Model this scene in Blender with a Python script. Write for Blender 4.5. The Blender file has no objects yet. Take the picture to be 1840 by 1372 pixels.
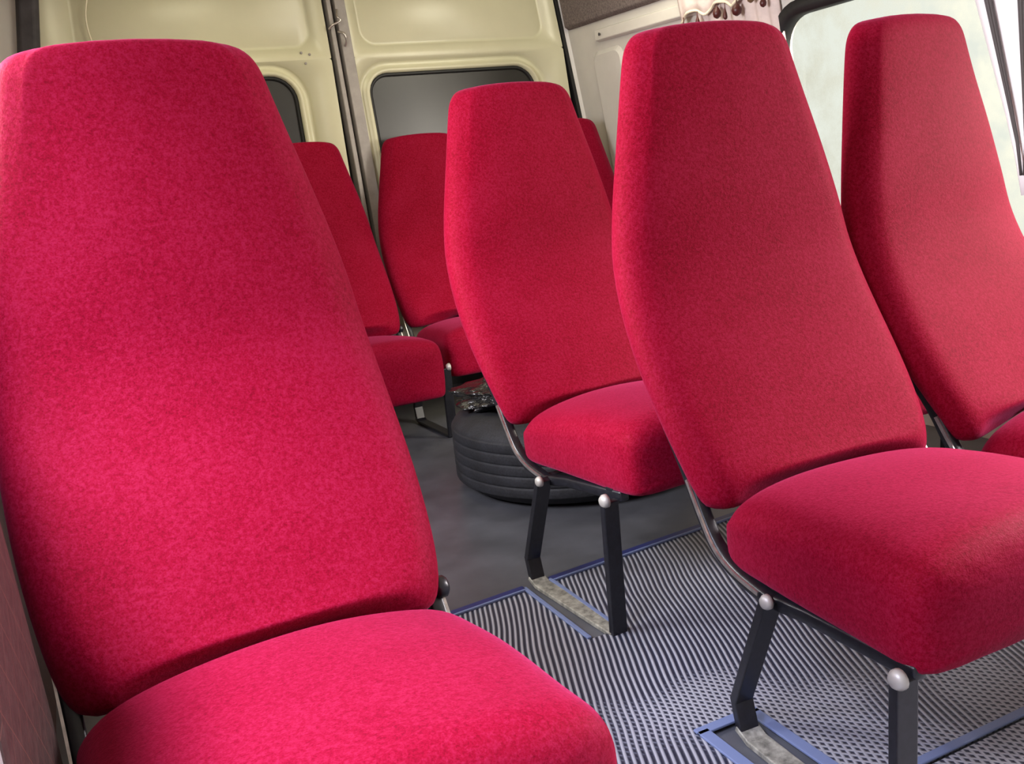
import bpy, bmesh, math, random
from mathutils import Vector, Matrix, noise
random.seed(7)
S = bpy.context.scene
COL = S.collection

# ------------------------------------------------------------------ camera
H_CAM, F_PX, YAW, PITCH, ROLL = 0.9412, 1700.7, 0.4250, 0.2100, -0.1104
cd = bpy.data.cameras.new('camera'); cam = bpy.data.objects.new('camera', cd); COL.objects.link(cam)
cd.sensor_fit = 'HORIZONTAL'; cd.sensor_width = 36.0; cd.lens = F_PX / 1840 * 36.0; cd.clip_start = 0.02
fw = Vector((math.sin(YAW)*math.cos(PITCH), math.cos(YAW)*math.cos(PITCH), -math.sin(PITCH)))
rt = Vector((math.cos(YAW), -math.sin(YAW), 0)); up = rt.cross(fw)
cr, sr = math.cos(ROLL), math.sin(ROLL)
R_, U_ = cr*rt + sr*up, -sr*rt + cr*up
M_ = Matrix((R_, U_, -fw)).transposed().to_4x4(); M_.translation = Vector((0, 0, H_CAM))
cam.matrix_world = M_
S.camera = cam

# ------------------------------------------------------------------ light
S.view_settings.view_transform = 'Standard'; S.view_settings.look = 'None'
S.view_settings.gamma = 1.0; S.view_settings.use_curve_mapping = False
S.view_settings.exposure = 0.0
w = bpy.data.worlds.new('world'); S.world = w; w.use_nodes = True
wb = w.node_tree.nodes['Background']
wb.inputs[0].default_value = (0.93, 0.97, 1.0, 1); wb.inputs[1].default_value = 0.95
def area(name, loc, target, sx, sy, power, color):
    l = bpy.data.lights.new(name, 'AREA'); l.shape = 'RECTANGLE'; l.size = sx; l.size_y = sy; l.energy = power; l.color = color
    o = bpy.data.objects.new(name, l); COL.objects.link(o); o.location = loc
    o.rotation_euler = (Vector(target) - Vector(loc)).to_track_quat('-Z', 'Y').to_euler(); return o
area('left_window_skylight', (-0.8, 0.7, 2.6), (0.1, 1.0, 0.5), 0.9, 0.5, 215, (0.95, 1.0, 1.35))
area('left_window_daylight', (-1.1, 0.2, 2.2), (0.3, 1.1, 0.5), 0.9, 0.5, 42, (0.95, 1.0, 1.35))
area('left_rear_window_daylight', (-0.7, 1.85, 1.3), (0.9, 1.5, 0.3), 0.9, 0.6, 125, (0.98, 0.96, 1.0))
area('right_window_skylight', (3.5, 0.7, 2.2), (1.7, 1.2, 0.8), 1.0, 0.6, 225, (1.0, 0.93, 0.95))
area('right_window_daylight', (3.1, 0.7, 1.25), (1.7, 1.3, 0.9), 0.9, 0.7, 130, (1.0, 0.92, 0.94))
area('rear_roof_fill', (0.75, 3.35, 1.92), (0.75, 3.45, 0.0), 0.5, 0.3, 7.0, (1.0, 0.93, 0.66))  # added fill lamp under the ceiling, brightens the rear doors
area('rear_corner_fill', (2.0, 3.0, 1.85), (2.2, 4.0, 1.4), 0.5, 0.3, 7.0, (1.0, 0.94, 0.74))  # another added fill, lifts the right rear corner; no fixture there

# ------------------------------------------------------------------ materials
def newmat(name):
    m = bpy.data.materials.new(name); m.use_nodes = True
    nt = m.node_tree; b = nt.nodes['Principled BSDF']
    return m, nt, b
def N(nt, t, **kw):
    n = nt.nodes.new(t)
    for k, v in kw.items():
        if k.startswith('i_'): n.inputs[k[2:].replace('_', ' ')].default_value = v
        else: setattr(n, k, v)
    return n
def math_(nt, op, a, b=None, c=None, clamp=False):
    n = nt.nodes.new('ShaderNodeMath'); n.operation = op; n.use_clamp = clamp
    for i, v in enumerate((a, b, c)):
        if v is None: continue
        if isinstance(v, (int, float)): n.inputs[i].default_value = v
        else: nt.links.new(v, n.inputs[i])
    return n.outputs[0]
def ramp(nt, fac, stops):
    n = nt.nodes.new('ShaderNodeValToRGB'); e = n.color_ramp.elements
    while len(e) < len(stops): e.new(0.5)
    for x, (p, c) in zip(e, stops): x.position = p; x.color = (*c, 1)
    nt.links.new(fac, n.inputs[0]); return n.outputs[0]
def bump(nt, b, h, strength, dist=0.001):
    n = nt.nodes.new('ShaderNodeBump'); n.inputs['Strength'].default_value = strength; n.inputs['Distance'].default_value = dist
    nt.links.new(h, n.inputs['Height']); nt.links.new(n.outputs[0], b.inputs['Normal'])
def noise_(nt, scale, detail=3, rough=0.5, vec=None):
    n = nt.nodes.new('ShaderNodeTexNoise'); n.inputs['Scale'].default_value = scale
    n.inputs['Detail'].default_value = detail; n.inputs['Roughness'].default_value = rough
    if vec is None:
        t = nt.nodes.new('ShaderNodeTexCoord'); vec = t.outputs['Object']
    nt.links.new(vec, n.inputs['Vector']); return n.outputs['Fac']
def simple(name, col, rough=0.5, metal=0.0, spec=0.5, nscale=None, namp=0.25, bstr=0.0):
    m, nt, b = newmat(name)
    b.inputs['Base Color'].default_value = (*col, 1); b.inputs['Roughness'].default_value = rough
    b.inputs['Metallic'].default_value = metal; b.inputs['Specular IOR Level'].default_value = spec
    if nscale:
        f = noise_(nt, nscale, 5, 0.6)
        lo = tuple(c*(1-namp) for c in col); hi = tuple(min(1, c*(1+namp)) for c in col)
        nt.links.new(ramp(nt, f, [(0.3, lo), (0.7, hi)]), b.inputs['Base Color'])
        if bstr: bump(nt, b, f, bstr)
    return m

def fabric_mat():
    m, nt, b = newmat('red_velour')
    f = noise_(nt, 420, 3, 0.7); g = noise_(nt, 9, 3, 0.5); v = noise_(nt, 170, 2, 0.6)
    k = math_(nt, 'ADD', math_(nt, 'MULTIPLY', f, 0.45), math_(nt, 'MULTIPLY', v, 0.4))
    k = math_(nt, 'ADD', k, math_(nt, 'MULTIPLY', g, 0.15))
    nt.links.new(ramp(nt, k, [(0.36, (0.130, 0.0008, 0.008)), (0.47, (0.188, 0.0014, 0.013)), (0.60, (0.235, 0.006, 0.028))]), b.inputs['Base Color'])  # pinkish end of the speckle paints sparkle highlights into the pile colour
    b.inputs['Roughness'].default_value = 0.6; b.inputs['Specular IOR Level'].default_value = 0.03
    b.inputs['Sheen Weight'].default_value = 0.20; b.inputs['Sheen Roughness'].default_value = 0.45
    b.inputs['Sheen Tint'].default_value = (1.0, 0.16, 0.42, 1)
    bump(nt, b, math_(nt, 'ADD', f, v), 0.35, 0.0015)
    return m
def mat_mat():
    m, nt, b = newmat('ribbed_mat')
    t = N(nt, 'ShaderNodeTexCoord')
    mp = N(nt, 'ShaderNodeMapping'); mp.inputs['Rotation'].default_value = (0, 0, math.radians(21)); nt.links.new(t.outputs['Object'], mp.inputs[0])
    wn = N(nt, 'ShaderNodeTexNoise'); wn.inputs['Scale'].default_value = 2.2; nt.links.new(mp.outputs[0], wn.inputs['Vector'])
    sp = N(nt, 'ShaderNodeSeparateXYZ'); nt.links.new(mp.outputs[0], sp.inputs[0])
    wob = math_(nt, 'MULTIPLY', wn.outputs['Fac'], 0.035)
    px = math_(nt, 'ADD', sp.outputs[0], wob)
    P = 0.0118
    s1 = math_(nt, 'ADD', math_(nt, 'MULTIPLY', math_(nt, 'SINE', math_(nt, 'MULTIPLY', px, 2*math.pi/P)), 0.5), 0.5)
    s2 = math_(nt, 'ADD', math_(nt, 'MULTIPLY', math_(nt, 'SINE', math_(nt, 'MULTIPLY', math_(nt, 'ADD', sp.outputs[1], math_(nt, 'MULTIPLY', px, 0.55)), 2*math.pi/0.0135)), 0.5), 0.5)
    so = N(nt, 'ShaderNodeSeparateXYZ'); nt.links.new(t.outputs['Object'], so.inputs[0])
    pn = N(nt, 'ShaderNodeTexNoise'); pn.inputs['Scale'].default_value = 3.6; pn.inputs['Detail'].default_value = 1; nt.links.new(t.outputs['Object'], pn.inputs['Vector'])
    near = math_(nt, 'MULTIPLY', math_(nt, 'SUBTRACT', 1.36, so.outputs[1]), 2.6)
    mask = math_(nt, 'ADD', near, math_(nt, 'MULTIPLY', math_(nt, 'SUBTRACT', pn.outputs['Fac'], 0.5), 4.0), None, True)
    s2m = math_(nt, 'MULTIPLY', s2, mask)
    h = math_(nt, 'MAXIMUM', s1, s2m)
    c = ramp(nt, h, [(0.26, (0.012, 0.014, 0.028)), (0.52, (0.075, 0.08, 0.11)), (0.80, (0.28, 0.28, 0.31))])
    nt.links.new(c, b.inputs['Base Color']); b.inputs['Roughness'].default_value = 0.45
    bump(nt, b, h, 0.6, 0.003)
    return m
def quilt_mat():
    m, nt, b = newmat('brown_quilted_vinyl')
    t = N(nt, 'ShaderNodeTexCoord'); sp = N(nt, 'ShaderNodeSeparateXYZ'); nt.links.new(t.outputs['Object'], sp.inputs[0])
    f = noise_(nt, 60, 5, 0.7)
    ls = []
    for k in (1.0, -1.0):
        u = math_(nt, 'ADD', sp.outputs[1], math_(nt, 'MULTIPLY', sp.outputs[2], k))
        q = math_(nt, 'ABSOLUTE', math_(nt, 'SUBTRACT', math_(nt, 'FRACT', math_(nt, 'DIVIDE', u, 0.065)), 0.5))
        ls.append(math_(nt, 'GREATER_THAN', q, 0.485))
    ln = math_(nt, 'MAXIMUM', ls[0], ls[1])
    base = ramp(nt, f, [(0.3, (0.026, 0.014, 0.014)), (0.7, (0.06, 0.035, 0.034))])
    mx = N(nt, 'ShaderNodeMix', data_type='RGBA'); nt.links.new(ln, mx.inputs[0]); nt.links.new(base, mx.inputs[6]); mx.inputs[7].default_value = (0.11, 0.045, 0.038, 1)
    nt.links.new(mx.outputs[2], b.inputs['Base Color']); b.inputs['Roughness'].default_value = 0.6
    bump(nt, b, math_(nt, 'SUBTRACT', f, ln), 0.4, 0.002)
    return m
def tyre_mat():
    m, nt, b = newmat('dusty_tyre_rubber')
    f = noise_(nt, 160, 4, 0.7); g = noise_(nt, 14, 3, 0.6)
    k = math_(nt, 'ADD', math_(nt, 'MULTIPLY', f, 0.6), math_(nt, 'MULTIPLY', g, 0.4))
    nt.links.new(ramp(nt, k, [(0.42, (0.004, 0.004, 0.006)), (0.66, (0.017, 0.018, 0.025))]), b.inputs['Base Color'])
    b.inputs['Roughness'].default_value = 0.75; bump(nt, b, f, 0.4, 0.002)
    return m
def glass_mat():
    m = bpy.data.materials.new('mottled_glare_glass'); m.use_nodes = True; nt = m.node_tree; nt.nodes.clear()
    o = N(nt, 'ShaderNodeOutputMaterial'); tr = N(nt, 'ShaderNodeBsdfTransparent'); tr.inputs[0].default_value = (0.93, 0.93, 0.80, 1)
    tl = N(nt, 'ShaderNodeBsdfTranslucent'); tl.inputs[0].default_value = (0.20, 0.20, 0.15, 1)
    f = noise_(nt, 9, 5, 0.6); k = math_(nt, 'MULTIPLY', math_(nt, 'SUBTRACT', f, 0.38, None, True), 1.6, None, True)  # pale mottling in the glass stands in for blown-out daylight outside
    mx = N(nt, 'ShaderNodeMixShader'); nt.links.new(k, mx.inputs[0]); nt.links.new(tr.outputs[0], mx.inputs[1]); nt.links.new(tl.outputs[0], mx.inputs[2])
    nt.links.new(mx.outputs[0], o.inputs[0]); return m
def plastic_mat():
    m, nt, b = newmat('black_plastic_film')
    b.inputs['Base Color'].default_value = (0.012, 0.012, 0.013, 1); b.inputs['Roughness'].default_value = 0.18; b.inputs['Specular IOR Level'].default_value = 0.7
    bump(nt, b, noise_(nt, 55, 3, 0.6), 0.7, 0.01); return m

FAB = fabric_mat(); MATM = mat_mat(); QUILT = quilt_mat(); TYRE = tyre_mat(); GLASS = glass_mat(); FILM = plastic_mat()
CREAM = simple('cream_door_paint', (0.60, 0.575, 0.40), 0.32, 0, 0.5, 3.0, 0.05)
WHITE = simple('white_wall_paint', (0.60, 0.57, 0.52), 0.38, 0, 0.5, 4.0, 0.07)
CEIL = simple('headliner', (0.68, 0.63, 0.52), 0.8)
LINO = simple('grey_lino', (0.066, 0.068, 0.078), 0.36, 0, 0.5, 6.0, 0.3, 0.05)
BLACK = simple('black_painted_steel', (0.008, 0.008, 0.011), 0.34, 0, 0.5, 90, 0.5)
STEEL = simple('bare_steel', (0.62, 0.58, 0.55), 0.3, 0.9, 0.5, 60, 0.25)
WORN = simple('worn_skid_steel', (0.27, 0.26, 0.22), 0.5, 0.3, 0.5, 60, 0.6, 0.2)
RUBBER = simple('black_rubber', (0.010, 0.010, 0.010), 0.55)
GREYSEAL = simple('grey_seal', (0.35, 0.32, 0.30), 0.5, 0, 0.4, 20, 0.12)
DARKPANE = simple('blacked_out_glass', (0.014, 0.013, 0.010), 0.36, 0, 0.5, 3, 0.3)
CARPET = simple('grey_brown_carpet', (0.16, 0.13, 0.12), 0.95, 0, 0.1, 120, 0.35, 0.6)
BLUE = simple('blue_mat_binding', (0.010, 0.016, 0.095), 0.42, 0, 0.5)
BLUEPALE = simple('pale_blue_binding_edge', (0.13, 0.165, 0.29), 0.45)
DARKSTRIP = simple('dark_grey_strip', (0.055, 0.05, 0.055), 0.6, 0, 0.3, 15, 0.3)
LACE = simple('pinkish_white_cloth', (0.66, 0.55, 0.51), 0.9, 0, 0.2, 30, 0.08, 0.2)
BRAID = simple('cream_braid', (0.75, 0.66, 0.50), 0.7)
TASSEL = simple('dark_red_brown_bead', (0.07, 0.012, 0.010), 0.4)
TASSELB = simple('brown_bead', (0.16, 0.09, 0.045), 0.5)
CURT = simple('white_curtain', (0.80, 0.80, 0.82), 0.85, 0, 0.2)
DARKBAND = simple('dark_curtain_bands', (0.09, 0.08, 0.078), 0.8)
CABLE = simple('cream_cable', (0.8, 0.74, 0.55), 0.4)
PADGREY = simple('light_grey_moulding', (0.42, 0.45, 0.47), 0.4)
BOLT = simple('dull_bolt_metal', (0.42, 0.40, 0.37), 0.45, 0.35)
STRAP = simple('brown_webbing', (0.10, 0.06, 0.055), 0.7, 0, 0.3, 80, 0.4)

# ------------------------------------------------------------------ helpers
def obj(name, bm, m, parent=None, smooth=True, sub=0, bevel=0.0):
    bmesh.ops.recalc_face_normals(bm, faces=bm.faces[:])
    me = bpy.data.meshes.new(name); bm.to_mesh(me); bm.free()
    mats = m if isinstance(m, (list, tuple)) else [m]
    for x in mats: me.materials.append(x)
    if smooth:
        for p in me.polygons: p.use_smooth = True
    o = bpy.data.objects.new(name, me); COL.objects.link(o)
    if parent: o.parent = parent
    if bevel:
        d = o.modifiers.new('bevel', 'BEVEL'); d.width = bevel; d.segments = 2; d.limit_method = 'ANGLE'; d.angle_limit = math.radians(40)
    if sub:
        d = o.modifiers.new('sub', 'SUBSURF'); d.levels = sub; d.render_levels = sub
    return o
def thing(name, label, cat, loc=(0, 0, 0), group=None):
    o = bpy.data.objects.new(name, None); COL.objects.link(o); o.location = loc; o.empty_display_size = 0.05
    return tag(o, label, cat, group)
def tag(o, label, cat, group=None):
    o['label'] = label; o['category'] = cat
    if group: o['group'] = group
    return o
def struct(o, label=None):
    o['kind'] = 'structure'
    if label: o['label'] = label
    return o
def box(bm, x0, x1, y0, y1, z0, z1):
    v = [bm.verts.new(p) for p in ((x0,y0,z0),(x1,y0,z0),(x1,y1,z0),(x0,y1,z0),(x0,y0,z1),(x1,y0,z1),(x1,y1,z1),(x0,y1,z1))]
    for f in ((0,3,2,1),(4,5,6,7),(0,1,5,4),(1,2,6,5),(2,3,7,6),(3,0,4,7)): bm.faces.new([v[i] for i in f])
    return v
def loft(bm, rings, cap0=True, cap1=True, closed=True):
    L = [[bm.verts.new(p) for p in r] for r in rings]
    n = len(L[0])
    for a, b in zip(L, L[1:]):
        for i in range(n if closed else n-1):
            j = (i+1) % n
            bm.faces.new((a[i], a[j], b[j], b[i]))
    if cap0: bm.faces.new(L[0][::-1])
    if cap1: bm.faces.new(L[-1])
    return L
def sweep(bm, pts, wx, wt, side=Vector((1, 0, 0)), closed_ends=True):
    """flat bar following pts: width wx along 'side', thickness wt across"""
    pts = [Vector(p) for p in pts]; rings = []
    for i, p in enumerate(pts):
        d = (pts[min(i+1, len(pts)-1)] - pts[max(i-1, 0)]).normalized()
        n = d.cross(side).normalized()
        k = 1.0
        if 0 < i < len(pts)-1:
            a = (pts[i]-pts[i-1]).normalized(); b_ = (pts[i+1]-pts[i]).normalized()
            k = 1/max(0.5, math.cos(a.angle(b_)/2))
        s = side*(wx/2); q = n*(wt/2*k)
        rings.append([p-s-q, p+s-q, p+s+q, p-s+q])
    loft(bm, rings, closed_ends, closed_ends)
def tube(bm, pts, r, seg=8):
    pts = [Vector(p) for p in pts]; rings = []
    ref = Vector((0.3, 0.2, 1)).normalized()
    for i, p in enumerate(pts):
        d = (pts[min(i+1, len(pts)-1)] - pts[max(i-1, 0)]).normalized()
        if abs(d.dot(ref)) > 0.95: ref = Vector((1, 0.1, 0)).normalized()
        a = d.cross(ref).normalized(); b_ = d.cross(a)
        rr = r(i/(len(pts)-1)) if callable(r) else r
        rings.append([p + a*rr*math.cos(2*math.pi*k/seg) + b_*rr*math.sin(2*math.pi*k/seg) for k in range(seg)])
    loft(bm, rings)
def lathe(bm, prof, c, axis='z', seg=24, closed=False):
    rings = []
    for r, h in prof:
        ring = []
        for k in range(seg):
            a = 2*math.pi*k/seg; u, v = r*math.cos(a), r*math.sin(a)
            ring.append(Vector(c) + (Vector((u, v, h)) if axis == 'z' else Vector((h, u, v)) if axis == 'x' else Vector((u, h, v))))
        rings.append(ring)
    if closed: rings.append(rings[0]); 
    if closed:
        L = [[bm.verts.new(p) for p in r] for r in rings[:-1]]; L.append(L[0]); n = seg
        for a, b_ in zip(L, L[1:]):
            for i in range(n): bm.faces.new((a[i], a[(i+1) % n], b_[(i+1) % n], b_[i]))
    else: loft(bm, rings)
def rrect(x0, x1, z0, z1, r, k=7):
    P = []
    for cx, cz, a0 in ((x1-r, z1-r, 0), (x0+r, z1-r, 90), (x0+r, z0+r, 180), (x1-r, z0+r, 270)):
        for i in range(k):
            a = math.radians(a0 + 90*i/(k-1)); P.append((cx + r*math.cos(a), cz + r*math.sin(a)))
    return P
def smooth_path(pts, n=6):
    """Catmull-Rom through pts"""
    P = [Vector(p) for p in pts]; out = []
    for i in range(len(P)-1):
        p0, p1, p2, p3 = P[max(i-1, 0)], P[i], P[i+1], P[min(i+2, len(P)-1)]
        for j in range(n):
            t = j/n
            out.append(0.5*((2*p1) + (p2-p0)*t + (2*p0-5*p1+4*p2-p3)*t*t + (3*p1-p0-3*p2+p3)*t**3))
    out.append(P[-1]); return out

# ------------------------------------------------------------------ the body of the van
YD = 4.17          # inner face of the rear doors
def xr(z): return 2.355 + 0.141*(1.74 - max(z, 0.9))     # right wall leans in towards the roof
bm = bmesh.new(); box(bm, -0.25, 2.75, -1.6, 4.4, -0.06, 0.0)
struct(obj('floor', bm, LINO, smooth=False), 'dark grey sheet flooring of the van')
bm = bmesh.new(); box(bm, -0.25, 2.6, -1.6, 4.4, 1.95, 2.0)
struct(obj('ceiling', bm, CEIL, smooth=False))
# left wall: below the window, behind it, above it
bm = bmesh.new()
box(bm, -0.25, -0.19, -1.6, 4.3, 0, 0.92); box(bm, -0.25, -0.19, 1.25, 1.45, 0.92, 1.95); box(bm, -0.25, -0.19, 2.25, 4.3, 0.92, 1.95); box(bm, -0.25, -0.19, 1.45, 2.25, 1.62, 1.95); box(bm, -0.25, -0.19, -1.6, 1.25, 1.62, 1.95); box(bm, -0.25, -0.19, -1.6, -0.15, 0.92, 1.62)
struct(obj('wall_left', bm, WHITE, smooth=False), 'white painted steel side of the van at left')
# front end with the windscreen opening, behind the viewer
bm = bmesh.new(); box(bm, -0.25, 2.6, -1.66, -1.6, 0, 1.2); box(bm, -0.25, 2.6, -1.66, -1.6, 1.55, 1.95)
struct(obj('wall_front', bm, WHITE, smooth=False), 'front end of the van with the windscreen opening')
# right wall with a rounded window opening
bm = bmesh.new()
WIN = (1.12, 2.74, 0.60, 1.395)
def wallpt(y, z, off=0.0): return Vector((xr(z) + off, y, z))
o_ = rrect(1.0, 2.90, 0.45, 1.52, 0.02, 9); i_ = rrect(*WIN, 0.13, 9)
loft(bm, [[wallpt(*p) for p in o_], [wallpt(*p) for p in i_], [wallpt(*p, 0.05) for p in i_]], False, False)
def wallquad(y0, y1, z0, z1, n=1):
    for (a, b_) in ((z0, z1),):
        v = [bm.verts.new(wallpt(y, z)) for y, z in ((y0, a), (y1, a), (y1, b_), (y0, b_))]; bm.faces.new(v)
wallquad(-1.6, 4.3, 0, 0.45); wallquad(2.90, 4.3, 0.45, 0.9); wallquad(2.90, 4.3, 0.9, 1.95); wallquad(1.0, 2.90, 1.52, 1.95)
wallquad(-1.6, 1.0, 1.52, 1.95); wallquad(0.9, 1.0, 0.45, 1.52); wallquad(-1.6, -0.2, 0.45, 1.52)
# pressed ribs in the sheet metal behind the window
for y0 in (3.34, 3.72):
    r0 = rrect(y0, y0+0.26, 0.7, 1.47, 0.05, 5); r1 = rrect(y0+0.02, y0+0.24, 0.72, 1.45, 0.04, 5)
    loft(bm, [[wallpt(*p, 0.0) for p in r0], [wallpt(*p, -0.014) for p in r1]], False, True)
struct(obj('wall_right', bm, WHITE, smooth=False), 'white painted steel side of the van at right')
w1 = bpy.data.objects.new('window_1', None); COL.objects.link(w1); struct(w1, 'bright mottled side window at right')
bm = bmesh.new()
oo = rrect(WIN[0]-0.015, WIN[1]+0.03, WIN[2]-0.03, WIN[3]+0.03, 0.16, 9); ii = rrect(WIN[0]+0.015, WIN[1]-0.010, WIN[2]+0.02, WIN[3]-0.015, 0.12, 9)
loft(bm, [[wallpt(*p, -0.001) for p in oo], [wallpt(*p, -0.018) for p in oo], [wallpt(*p, -0.018) for p in ii], [wallpt(*p, 0.03) for p in ii]], False, False)
obj('window_frame', bm, RUBBER, w1)
bm = bmesh.new(); g_ = rrect(WIN[0], WIN[1], WIN[2], WIN[3], 0.12, 9); bm.faces.new([bm.verts.new(wallpt(*p, 0.03)) for p in g_])
obj('window_pane', bm, GLASS, w1, smooth=False)
# trims along the top of the right wall
bm = bmesh.new()
rg = []
for y, zb in ((4.135, 1.598), (3.4, 1.580), (2.95, 1.570)):
    rg.append([(xr(zb)-0.012, y, zb), (xr(zb)-0.03, y, zb+0.012), (xr(1.9)-0.03, y, 1.94), (xr(1.9)-0.003, y, 1.94), (xr(zb)-0.002, y, zb)])
loft(bm, rg); struct(obj('trim_1', bm, CARPET, smooth=False, bevel=0.006), 'grey brown carpet strip along the roof edge')
bm = bmesh.new()
rg = [[(xr(zb)-0.004, y, zb), (xr(zb)-0.026, y, zb+0.008), (xr(zb)-0.026, y, zb+0.052), (xr(zb)-0.004, y, zb+0.06)] for y, zb in ((3.895, 1.502), (3.4, 1.488), (2.7, 1.468))]
loft(bm, rg); t2 = struct(obj('trim_2', bm, WHITE, smooth=False, bevel=0.004), 'cream strip under the carpet edge')
bm = bmesh.new(); lathe(bm, [(0.007, -0.006), (0.005, 0.0), (0.001, 0.001)], (xr(1.52)-0.029, 3.84, 1.53), 'x', 10)
obj('screw', bm, DARKSTRIP, t2)

# rear doors --------------------------------------------------------------
def door_tf(x, z):
    zz = max(z, 0.8)
    return x + (1.74 - zz)*(0.042 + 0.10*max(0.0, (x-1.25)/1.1) - 0.10*max(0.0, (1.25-x)/1.15)) - 0.018
def dp(p, y): return Vector((door_tf(*p), y, p[1]))
def rear_door(name, x0, x1, win, up_, label):
    root = bpy.data.objects.new(name, None); COL.objects.link(root); struct(root, label)
    bm = bmesh.new()
    wx0, wx1, wz0, wz1, r = win
    def wr(e, y, rr=None): return [dp(p, y) for p in rrect(wx0-e, wx1+e, wz0-e, wz1+e, r+e, 8)]
    out = [dp(p, YD) for p in rrect(x0, x1, 0.10, 1.53, 0.012, 8)]
    loft(bm, [out, wr(0.062, YD), wr(0.058, YD+0.020), wr(0.036, YD+0.026), wr(0.026, YD+0.004), wr(0.012, YD+0.002), wr(0.006, YD+0.040)], False, False)
    ux0, ux1, uz0 = up_
    out2 = [dp(p, YD) for p in rrect(x0, x1, 1.53, 1.95, 0.004, 8)]
    loft(bm, [out2, [dp(p, YD) for p in rrect(ux0, ux1, uz0, 1.93, 0.07, 8)], [dp(p, YD+0.012) for p in rrect(ux0+0.003, ux1-0.003, uz0+0.003, 1.927, 0.068, 8)], [dp(p, YD+0.004) for p in rrect(ux0+0.016, ux1-0.016, uz0+0.016, 1.92, 0.06, 8)]], False, True)
    obj('door_skin', bm, CREAM, root)
    bm = bmesh.new(); loft(bm, [wr(0.008, YD+0.026), wr(0.002, YD+0.022), wr(-0.006, YD+0.026), wr(-0.008, YD+0.036)], False, False)
    obj('window_seal', bm, RUBBER, root)
    bm = bmesh.new(); bm.faces.new([bm.verts.new(p) for p in wr(0.0, YD+0.034)]); obj('window_pane', bm, DARKPANE, root, smooth=False)
    return root
d1 = rear_door('door_1', 0.10, 1.216, (0.26, 1.045, 0.85, 1.465, 0.10), (0.22, 1.145, 1.575), 'left cream rear door with a dark window')
d2 = rear_door('door_2', 1.312, 2.335, (1.370, 2.155, 0.85, 1.452, 0.085), (1.355, 2.255, 1.572), 'right cream rear door with a dark window')
bm = bmesh.new()
for (a, b_, y0, y1) in ((1.229, 1.256, YD-0.012, YD+0.05),):
    loft(bm, [[Vector((door_tf(x, z), y, z)) for x, y in ((a, y1), (a+0.004, y0), (b_-0.004, y0), (b_, y1))] for z in (0.1, 0.8, 1.2, 1.94)])
obj('centre_seal', bm, GREYSEAL, d1, smooth=False, bevel=0.004)
bm = bmesh.new()
loft(bm, [[Vector((door_tf(x, z), y, z)) for x, y in ((1.270, YD+0.05), (1.271, YD-0.004), (1.316, YD-0.008), (1.320, YD+0.03))] for z in (0.1, 0.8, 1.2, 1.94)])
obj('door_flange', bm, GREYSEAL, d2, smooth=False, bevel=0.004)
for x, z in ((1.078, 1.558), (1.113, 1.550), (1.091, 1.514)):
    bm = bmesh.new(); lathe(bm, [(0.0055, -0.003), (0.005, 0.001), (0.001, 0.0015)], (x, YD-0.001, z), 'y', 10); obj('plug', bm, GREYSEAL, d1)
bm = bmesh.new()
zc = 1.665
def lp(x, z, dy): return Vector((door_tf(x, z), YD-dy, z))
tube(bm, smooth_path([lp(1.273, zc+0.06, 0.014), lp(1.264, zc+0.03, 0.03), lp(1.274, zc+0.012, 0.034), lp(1.238, zc-0.005, 0.03), lp(1.223, zc-0.02, 0.018)]), 0.0045, 6)
tube(bm, smooth_path([lp(1.260, zc-0.03, 0.016), lp(1.278, zc-0.04, 0.034), lp(1.286, zc-0.065, 0.03), lp(1.282, zc-0.09, 0.014)]), 0.005, 6)
obj('latch', bm, STEEL, d2)
bm = bmesh.new(); box(bm, -0.2, 2.6, YD+0.055, YD+0.1, 0.0, 1.95)
struct(obj('wall_rear', bm, RUBBER, smooth=False), 'dark gap around the rear doors')
bm = bmesh.new()   # black rubber seal down the right edge of the rear opening
loft(bm, [[Vector((door_tf(x, z)+0.0, y, z)) for x, y in ((2.340, YD+0.05), (2.340, YD-0.006), (2.357, YD-0.006), (2.357, YD+0.05))] for z in (0.1, 0.8, 1.2, 1.6, 1.94)])
struct(obj('trim_3', bm, RUBBER, smooth=False), 'black rubber seal at right edge of rear doors')
bm = bmesh.new()
loft(bm, [[Vector((x + dx, y, z)) for x, y in ((0.028, YD-0.03), (0.04, YD-0.045), (0.09, YD-0.045), (0.108, YD-0.03), (0.108, YD+0.03), (0.028, YD+0.03))] for z, dx in ((0.1, 0.05), (1.2, 0.0), (1.6, -0.030), (1.79, 0.0), (1.94, 0.02))])
struct(obj('trim_4', bm, DARKSTRIP, smooth=False, bevel=0.006), 'dark grey pillar strip left of the rear doors')
bm = bmesh.new(); box(bm, -0.19, 0.04, YD-0.01, YD+0.05, 0.0, 1.95)
struct(obj('trim_5', bm, WHITE, smooth=False), 'white corner post left of the dark strip')
bm = bmesh.new()
loft(bm, [[Vector((x, y, z)) for x, y in ((door_tf(2.358, z), YD-0.004), (xr(z)+0.02, YD-0.03), (xr(z)+0.06, YD+0.05), (door_tf(2.358, z), YD+0.05))] for z in (0.0, 0.8, 0.9, 1.3, 1.6, 1.94)])
struct(obj('trim_6', bm, WHITE, smooth=False), 'white corner post right of the rear doors')
bm = bmesh.new(); tube(bm, smooth_path([(0.315, YD-0.02, 1.94), (0.285, YD-0.022, 1.82), (0.262, YD-0.024, 1.74), (0.258, YD-0.022, 1.68), (0.268, YD-0.02, 1.60), (0.27, YD-0.02, 1.50)]), 0.0035, 6)
tag(obj('cable', bm, CABLE), 'thin cream cable hanging down the left rear door', 'cable')

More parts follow.
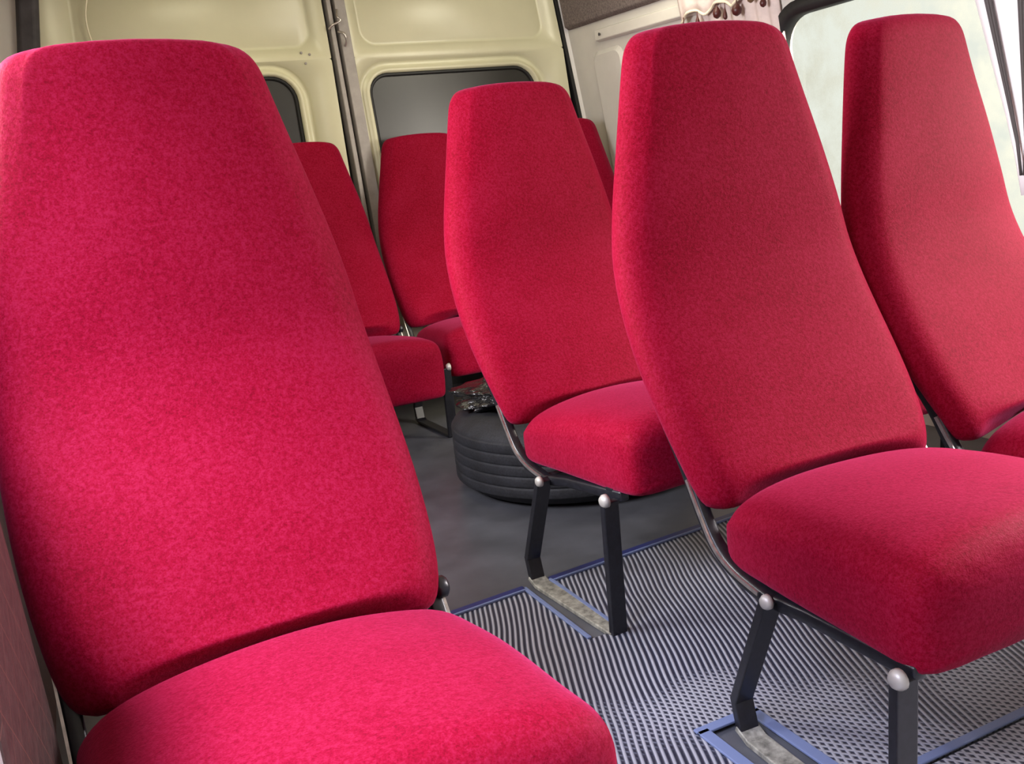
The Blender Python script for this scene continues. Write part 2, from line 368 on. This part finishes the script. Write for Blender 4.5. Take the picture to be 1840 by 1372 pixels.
# brown quilted side panel in front of the near left seat
bm = bmesh.new()
ED = [(0.745, 0.745, -0.03), (0.765, 0.765, 0.0), (1.19, 0.985, 0.004), (1.275, 1.045, 0.0), (1.295, 1.065, -0.03)]   # far edge slants forward towards the top
loft(bm, [[(-0.188, y0, 0.0), (-0.118+dx, y0, 0.0), (-0.108+dx, y0+(y1-y0)*0.5, 0.40), (-0.104+dx, y1, 0.72), (-0.12+dx, y1, 0.80), (-0.188, y1, 0.80)] for y0, y1, dx in ED])
p_ = struct(obj('trim_7', bm, QUILT, smooth=False, bevel=0.01), 'brown quilted side panel beside the near left seat')
bm = bmesh.new(); box(bm, -0.189, -0.176, 0.80, 2.4, 0.0, 0.86)
struct(obj('gap_shade_sheet', bm, QUILT, smooth=False, bevel=0.004), 'dark brown sheet added for the shaded gap beside the nearest seat')  # added dark sheet, stands in for the shade in the gap
bm = bmesh.new(); box(bm, -0.188, -0.105, 0.5, 0.742, 0.0, 0.74)
struct(obj('trim_8', bm, PADGREY, smooth=False, bevel=0.012), 'light grey moulding in front of the quilted panel')

# ------------------------------------------------------------------ floor mats
SLOTB = (0.828, 0.900, 1.585, 2.0); SLOTC = (0.815, 0.920, 0.945, 1.19)
YB = lambda x: 1.875 + (x-0.65)*0.08          # far edge of the mat, slightly askew
def mat_poly(x0, x1, y0, yf, slots):
    """mat sheet = strips between slot sides"""
    bm = bmesh.new(); xs = sorted({x0, x1, *[s for q in slots for s in q[:2]]})
    for a, b_ in zip(xs, xs[1:]):
        holes = sorted([(q[2], q[3]) for q in slots if q[0] <= a and q[1] >= b_])
        y = y0; segs = []
        for h0, h1 in holes:
            if h0 > y: segs.append((y, h0, False))
            y = h1
        if y < yf(a): segs.append((y, None, True))
        for s0, s1, last in segs:
            e0, e1 = (yf(a), yf(b_)) if last else (s1, s1)
            v = [bm.verts.new(p) for p in ((a, s0, 0.0), (b_, s0, 0.0), (b_, e1, 0.0), (a, e0, 0.0))]
            u = [bm.verts.new(p.co + Vector((0, 0, 0.007))) for p in v]
            bm.faces.new(v[::-1]); bm.faces.new(u)
            for i in range(4): bm.faces.new((v[i], v[(i+1) % 4], u[(i+1) % 4], u[i]))
    return bm
mat1 = tag(obj('floor_mat', mat_poly(0.28, 2.2, 0.935, YB, [SLOTB, SLOTC]), MATM, smooth=False), 'large grey ribbed floor mat with blue edging, under the right hand seats', 'mat')
def strip(pts, wd, m, name, parent, z=0.007, h=0.005):
    bm = bmesh.new()
    sweep(bm, [(x, y, z+h/2) for x, y in pts], wd, h, Vector((0, 0, 1)).cross(Vector((pts[-1][0]-pts[0][0], pts[-1][1]-pts[0][1], 0)).normalized()))
    return obj(name, bm, m, parent, smooth=False, bevel=0.0015)
for a, b_ in ((0.28, SLOTB[0]), (SLOTB[1], 2.2)):
    strip([(a, YB(a)), (b_, YB(b_))], 0.020, BLUE, 'edge_binding', mat1)
    strip([(a, YB(a)-0.013), (b_, YB(b_)-0.013)], 0.006, BLUEPALE, 'binding_stitch', mat1, 0.007, 0.006)
for x in SLOTB[:2]: strip([(x, SLOTB[2]), (x, YB(x))], 0.010, BLUEPALE, 'slot_edge', mat1)
for x in SLOTC[:2]: strip([(x, SLOTC[2]), (x, SLOTC[3])], 0.022, BLUEPALE, 'slot_edge', mat1)
strip([(SLOTC[0]-0.011, SLOTC[3]), (SLOTC[1]+0.011, SLOTC[3])], 0.02, BLUEPALE, 'slot_edge', mat1)
strip([(SLOTC[1], 0.937), (2.2, 0.937)], 0.016, BLUEPALE, 'edge_binding', mat1)
mat2 = tag(obj('floor_mat', mat_poly(0.28, 2.2, 0.1, lambda x: 0.925, [(SLOTC[0], SLOTC[1], 0.70, 0.925)]), MATM, smooth=False), 'nearer grey ribbed mat beyond the blue seam at lower right', 'mat')

# ------------------------------------------------------------------ passenger seats
#        z      y      half width  thickness   (y, z of the front face)
LV = [(0.372, 0.010, 0.222, 0.060), (0.390, 0.002, 0.246, 0.080), (0.430, 0.012, 0.259, 0.094), (0.540, 0.085, 0.270, 0.097), (0.660, 0.161, 0.267, 0.097),
      (0.760, 0.203, 0.258, 0.095), (0.820, 0.211, 0.251, 0.091), (0.880, 0.221, 0.240, 0.087), (0.960, 0.232, 0.221, 0.083), (1.040, 0.246, 0.201, 0.079),
      (1.110, 0.257, 0.184, 0.075), (1.140, 0.261, 0.177, 0.071), (1.162, 0.267, 0.162, 0.062), (1.174, 0.279, 0.132, 0.044)]
def section(z, y, hw, t, bottom=False, top=0.0):
    c, cdp = min(0.036, hw*0.25), min(0.030, t*0.35)
    half = [(0.0, -0.012), (hw*0.45, -0.010), (hw*0.78, -0.004), (hw-c, 0.002), (hw-c*0.35, cdp*0.55), (hw, cdp+0.008), (hw-0.001, t*0.62), (hw-0.014, t-0.010), (hw-0.05, t), (hw*0.4, t), (0.0, t)]
    pts = half + [(-x, yy) for x, yy in half[-2:0:-1]]
    out = []
    for x, yy in pts:
        dz = 0.0
        if bottom: dz = 0.054*(1 - min(1, abs(x)/(hw*0.86))**10) - 0.015      # hem pulled up between the two corner ears
        out.append((x, y + yy, z + dz + top*(1-(x/0.17)**2)))
    return out
def backrest_bm(seed=0):
    bm = bmesh.new(); rings = []
    for i, (z, y, hw, t) in enumerate(LV):
        rings.append(section(z, y, hw, t, i < 2, 0.010 if i >= len(LV)-3 else 0.0))
    L = loft(bm, rings)
    # gentle looseness of the cover
    for v in bm.verts:
        n_ = noise.noise(Vector((v.co.x*7+seed, v.co.y*7, v.co.z*6))) * 0.004
        v.co.y += n_; v.co.x += n_*0.4
        if v.co.z < 0.44: # tuck folds by the ears
            v.co.y += 0.006*math.sin(v.co.x*46+seed) + 0.007*math.exp(-((abs(v.co.x)-0.175)/0.018)**2)
    return bm
CW, CL = 0.246, 0.455
def cushion_bm(seed=0, CL=CL, lift=0.0, drop=0.0, low=0.0):
    bm = bmesh.new(); rings = []
    ny = 12
    #  t along length 0 rear .. 1 front
    for i in range(ny+1):
        t = i/ny; y = 0.035 - t*(CL+0.02)
        e0 = min(1.0, t/0.16); e1 = min(1.0, (1-t)/0.10)
        k = math.sqrt(max(0.0, 1-(1-e0)**2)); k2 = math.sqrt(max(0.0, 1-(1-e1)**2))
        hw = (CW-0.058) + 0.058*k - 0.016*(1-k2)
        zb = 0.286 - 0.018*t + 0.022*(1-k) + 0.004*(1-k2) + lift*t - drop
        zt = 0.326 + 0.052*k + 0.012*math.sin(math.pi*min(1, t*1.02)*0.92) - 0.030*(1-k2) + (lift+0.038)*t
        cr_ = 0.040*k*(0.45+0.55*k2)*(1-0.35*t)
        mid = zb + (zt-zb)*0.5
        pts = [(0, zt+cr_), (hw*0.35, zt+cr_*0.93), (hw*0.68, zt+cr_*0.62), (hw*0.90, zt+cr_*0.15), (hw*0.985, zt-0.020), (hw*1.0, mid+0.025), (hw*0.995, mid-0.03), (hw*0.98, zb+0.010), (hw*0.93, zb), (hw*0.4, zb+0.004), (0, zb+0.004)]
        pts = pts + [(-x, z) for x, z in pts[-2:0:-1]]
        rings.append([(x, y, z) for x, z in pts])
    loft(bm, rings)
    for v in bm.verts:
        n_ = noise.noise(Vector((v.co.x*6+seed*3.1, v.co.y*6, v.co.z*6))) * 0.005
        v.co.z += n_ - low; v.co.x += n_*0.5
    return bm
def side_frame_bm(s, fz=0.0):
    bm = bmesh.new(); x = s*0.240
    path = smooth_path([(x, 0.135, 0.50), (x, 0.085, 0.43), (x, 0.045, 0.360), (x, 0.008, 0.312), (x, -0.045, 0.284), (x, -0.12, 0.270)], 4) + [Vector((x*0.955, -0.20, 0.270+fz*0.3)), Vector((x*0.955, -0.41, 0.276+fz*0.7))]
    sweep(bm, path, 0.022, 0.022)
    return bm
def frame_edge_bm(s):
    bm = bmesh.new(); x = s*0.252
    path = smooth_path([(x, 0.072, 0.415), (x, 0.040, 0.362), (x, 0.004, 0.314), (x, -0.045, 0.289), (x, -0.11, 0.276)], 4)
    sweep(bm, path, 0.004, 0.007)
    return bm
XL = 0.2575
def leg_bm(x, top, mid, foot):
    bm = bmesh.new(); sweep(bm, [top, mid, foot], 0.036, 0.016); return bm
def make_seat(label, loc, yaw, legs, group='red passenger seats of the van', seed=0, XL=0.250, hinge=False, worn=False, **cush):
    t = thing('passenger_seat', label, 'seat', loc, group); t.rotation_euler.z = yaw
    t_parts(t, legs, seed, XL, cush, hinge, worn); return t
def t_parts(t, legs, seed, XL, cush, hinge, worn):
    fz = cush.get('lift', 0.0)
    obj('backrest', backrest_bm(seed), FAB, t, sub=2)
    obj('seat_cushion', cushion_bm(seed, **cush), FAB, t, sub=2)
    for s in (-1, 1):
        f = obj('side_frame', side_frame_bm(s, fz), BLACK, t, bevel=0.004)
        obj('bright_edge', frame_edge_bm(s), STEEL, f, smooth=False)['label'] = 'bare metal edge of the side frame'
    if hinge:
        bm = bmesh.new(); lathe(bm, [(0.001, -0.012), (0.014, -0.011), (0.016, -0.006), (0.016, 0.004), (0.012, 0.008), (0.001, 0.009)], (0.252, 0.044, 0.384), 'x', 14)
        obj('hinge', bm, BLACK, t)
    for y, z in ((-0.10, 0.266), (-0.37, 0.278+fz*0.7)):
        bm = bmesh.new(); sweep(bm, [(-0.24, y, z), (0.24, y, z)], 0.024, 0.018, Vector((0, 1, 0)))
        obj('cross_rail', bm, BLACK, t, smooth=False, bevel=0.002)
    for s in legs:
        x = s*XL
        r = obj('leg', leg_bm(x, (x, -0.140, 0.280), (x, -0.045, 0.065), (x, -0.058, 0.010)), BLACK, t, smooth=False, bevel=0.002)
        bm = bmesh.new(); lathe(bm, [(0.001, -0.008), (0.009, -0.007), (0.012, -0.002), (0.012, 0.004)], (x+s*0.014, -0.146, 0.280), 'x', 14)
        obj('bolt', bm, BOLT, r)
        f = obj('leg', leg_bm(x, (x, -0.402, 0.272+fz*0.7), (x, -0.396, 0.10), (x, -0.392, 0.004)), BLACK, t, smooth=False, bevel=0.002)
        bm = bmesh.new(); lathe(bm, [(0.001, -0.010), (0.010, -0.009), (0.014, -0.003), (0.014, 0.004)], (x+s*0.012, -0.406, 0.276+fz*0.7), 'x', 14)
        obj('bolt', bm, BOLT, f)
        bm = bmesh.new(); sweep(bm, [(x, -0.050, 0.018), (x, -0.080, 0.006), (x, -0.392, 0.006)], 0.040, 0.010)
        obj('skid', bm, WORN if worn else BLACK, t, smooth=False, bevel=0.002)
make_seat('largest nearest red seat on the left, beside the brown quilted panel', (0.153, 1.155, 0), 0.051, (1, -1), seed=1, hinge=True)
make_seat('red aisle seat of the front right pair, full cushion and bolted black leg in view', (1.128, 1.192, 0), -0.047, (-1,), seed=2, worn=True)
make_seat('red window seat at the right edge, in front of the bright side window', (1.694, 1.205, 0), 0.118, (1,), seed=3)
make_seat('middle red aisle seat standing on two black legs joined by a skid', (1.131, 1.979, 0), 0.052, (-1,), seed=4, worn=True, XL=0.262, CL=0.50, lift=0.035)
make_seat('red seat almost wholly hidden behind the front right aisle seat, only its left edge showing', (1.668, 2.03, 0), 0.0, (1,), seed=5)
make_seat('rear red seat below the left rear door window, half hidden behind the nearest seat', (0.967, 3.70, 0), 0.028, (1,), seed=6, hinge=True, drop=0.07, low=0.035)
make_seat('rear red seat before the right rear door window, partly behind the middle aisle seat', (1.523, 3.79, 0), -0.02, (1,), seed=7, drop=0.03, low=0.03)
make_seat('rear corner red seat by the white wall, only a shoulder showing beside the middle seat', (2.150, 3.60, 0), 0.0, (1, -1), seed=8)

# ------------------------------------------------------------------ spare tyre and things around it
tc = (1.37, 2.60, 0.0)
ty = thing('spare_tyre', 'black spare tyre lying flat on the floor before the rear seats', 'tyre', tc)
prof = [(0.21, 0.035), (0.24, 0.014), (0.30, 0.004), (0.345, 0.014), (0.371, 0.036)]
for k in range(5):
    z0 = 0.042 + k*0.033
    prof += [(0.383, z0+0.0005), (0.3845, z0+0.003), (0.3845, z0+0.025), (0.384, z0+0.0275), (0.380, z0+0.0285), (0.380, z0+0.0315)]
prof += [(0.374, 0.216), (0.345, 0.236), (0.30, 0.246), (0.24, 0.236), (0.21, 0.214), (0.205, 0.125)]
bm = bmesh.new(); lathe(bm, prof, (0, 0, 0), 'z', 72, True); obj('tread', bm, TYRE, ty)
bm = bmesh.new(); lathe(bm, [(0.03, 0.06), (0.09, 0.07), (0.16, 0.05), (0.185, 0.03), (0.198, 0.03), (0.198, 0.19), (0.185, 0.185), (0.17, 0.10), (0.09, 0.09), (0.03, 0.085)], (0, 0, 0), 'z', 40, True)
obj('wheel_rim', bm, BLACK, ty)
def crumple(name, c, r, seed, label, cat):
    bm = bmesh.new(); bmesh.ops.create_icosphere(bm, subdivisions=5, radius=1.0)
    for v in bm.verts:
        d = v.co.normalized(); k = 1 + 0.30*noise.noise(d*2.2+Vector((seed, 0, 0))) + 0.22*abs(noise.noise(d*5+Vector((0, seed, 0)))) - 0.1*abs(noise.noise(d*11))
        v.co = Vector((d.x*r[0]*k, d.y*r[1]*k, max(-r[2]*0.55, d.z*r[2]*k)))
    o = obj(name, bm, FILM); o.location = (c[0], c[1], c[2]+r[2]*0.55); return tag(o, label, cat)
crumple('plastic_bag', (1.28, 2.72, 0.246), (0.24, 0.18, 0.05), 3.3, 'crumpled shiny black plastic bag lying on the spare tyre', 'bag')

# ------------------------------------------------------------------ valance with bead drops at the top of the right wall
va = thing('curtain_valance', 'pinkish white scalloped valance hung with dark red bead drops, above the right window', 'valance', (2.36, 2.85, 1.45))
def vl(y, z, off): return Vector((xr(z) - off - 2.36, y - 2.85, z - 1.45))
def scal(y): return 1.462 + 0.030*abs(math.sin((y-2.58)*math.pi/0.16))
bm = bmesh.new(); rings = []
n = 60
front, back = [], []
ys = [2.60 + i*(3.22-2.60)/n for i in range(n+1)]
cols = []
for y in ys:
    wv = 0.006*math.sin(y*70)
    zb, zt = scal(y), 1.60
    cols.append([vl(y, zb + (zt-zb)*j/4, 0.046 + wv*(1-j/5)) for j in range(5)] + [vl(y, zb + (zt-zb)*j/4, 0.040 + wv*(1-j/5)) for j in range(4, -1, -1)])
loft(bm, cols); obj('cloth', bm, LACE, va)
bm = bmesh.new(); cols = []
for i in range(49):
    y = 2.70 + i*(3.16-2.70)/48; wv = 0.010*math.sin(y*95); zb = 1.28 + 0.16*max(0.0, (y-2.78)/0.38)
    cols.append([vl(y, zb + (1.58-zb)*j/5, 0.020 + wv*(1-j/7)) for j in range(6)] + [vl(y, zb + (1.58-zb)*j/5, 0.015 + wv*(1-j/7)) for j in range(5, -1, -1)])
loft(bm, cols); obj('lower_cloth', bm, LACE, va)
bm = bmesh.new(); tube(bm, [vl(y, scal(y), 0.046+0.006*math.sin(y*70)) for y in ys], 0.0055, 6); obj('braid', bm, BRAID, va)
for y, ln, r, mm in ((3.19, 0.055, 0.008, TASSEL), (3.10, 0.045, 0.009, TASSEL), (2.98, 0.04, 0.016, TASSEL), (2.935, 0.05, 0.008, TASSEL), (2.87, 0.035, 0.019, TASSEL), (2.79, 0.02, 0.014, TASSELB), (2.73, 0.03, 0.012, TASSEL), (2.67, 0.02, 0.013, TASSELB)):
    z = scal(y); bm = bmesh.new(); c = vl(y, z, 0.052)
    lathe(bm, [(0.0015, 0.0), (0.002, -ln*0.35), (r*0.45, -ln*0.5), (r*0.9, -ln*0.8), (r, -ln), (r*0.8, -ln-r*0.7), (r*0.2, -ln-r*1.1)], c, 'z', 12)
    obj('bead_drop', bm, mm, va)
# gathered white curtain at the right window
cu = thing('window_curtain', 'white curtain with dark edging gathered to a point at right edge', 'curtain', (2.38, 1.79, 0.75))
def fan(y0t, y1t, yb0, yb1, zt, zb, off, th):
    bm = bmesh.new(); rings = []
    for j in range(9):
        t = j/8; z = zb + (zt-zb)*t; a, b_ = yb0 + (y0t-yb0)*t, yb1 + (y1t-yb1)*t
        row = []
        for i in range(13):
            y = a + (b_-a)*i/12; row.append(Vector((xr(z) - off + 0.010*math.sin(i*1.7)*t - 2.38, y-1.79, z-0.75)))
        rings.append(row + [p + Vector((th, 0, 0)) for p in row[::-1]])
    loft(bm, rings); return bm
obj('cloth', fan(1.60, 1.97, 1.765, 1.80, 1.60, 0.745, 0.06, 0.006), CURT, cu)
for (t0, t1) in ((1.874, 1.892), (1.728, 1.748)):  # two thin dark bands laid over the cloth, narrowing downward
    obj('bands', fan(t0, t1, 1.788 if t0 > 1.85 else 1.779, 1.792 if t0 > 1.85 else 1.783, 1.52, 0.80, 0.078, 0.008), DARKBAND, cu)
# small brown strap under the front right cushion
bm = bmesh.new()
sweep(bm, smooth_path([(1.215, 0.90, 0.262), (1.205, 0.875, 0.24), (1.215, 0.865, 0.215), (1.232, 0.88, 0.235), (1.238, 0.90, 0.262)]), 0.026, 0.004, Vector((0.3, 0.95, 0)))
tag(obj('loose_strap', bm, STRAP), 'small brown strap loop hanging under the front right cushion', 'strap')
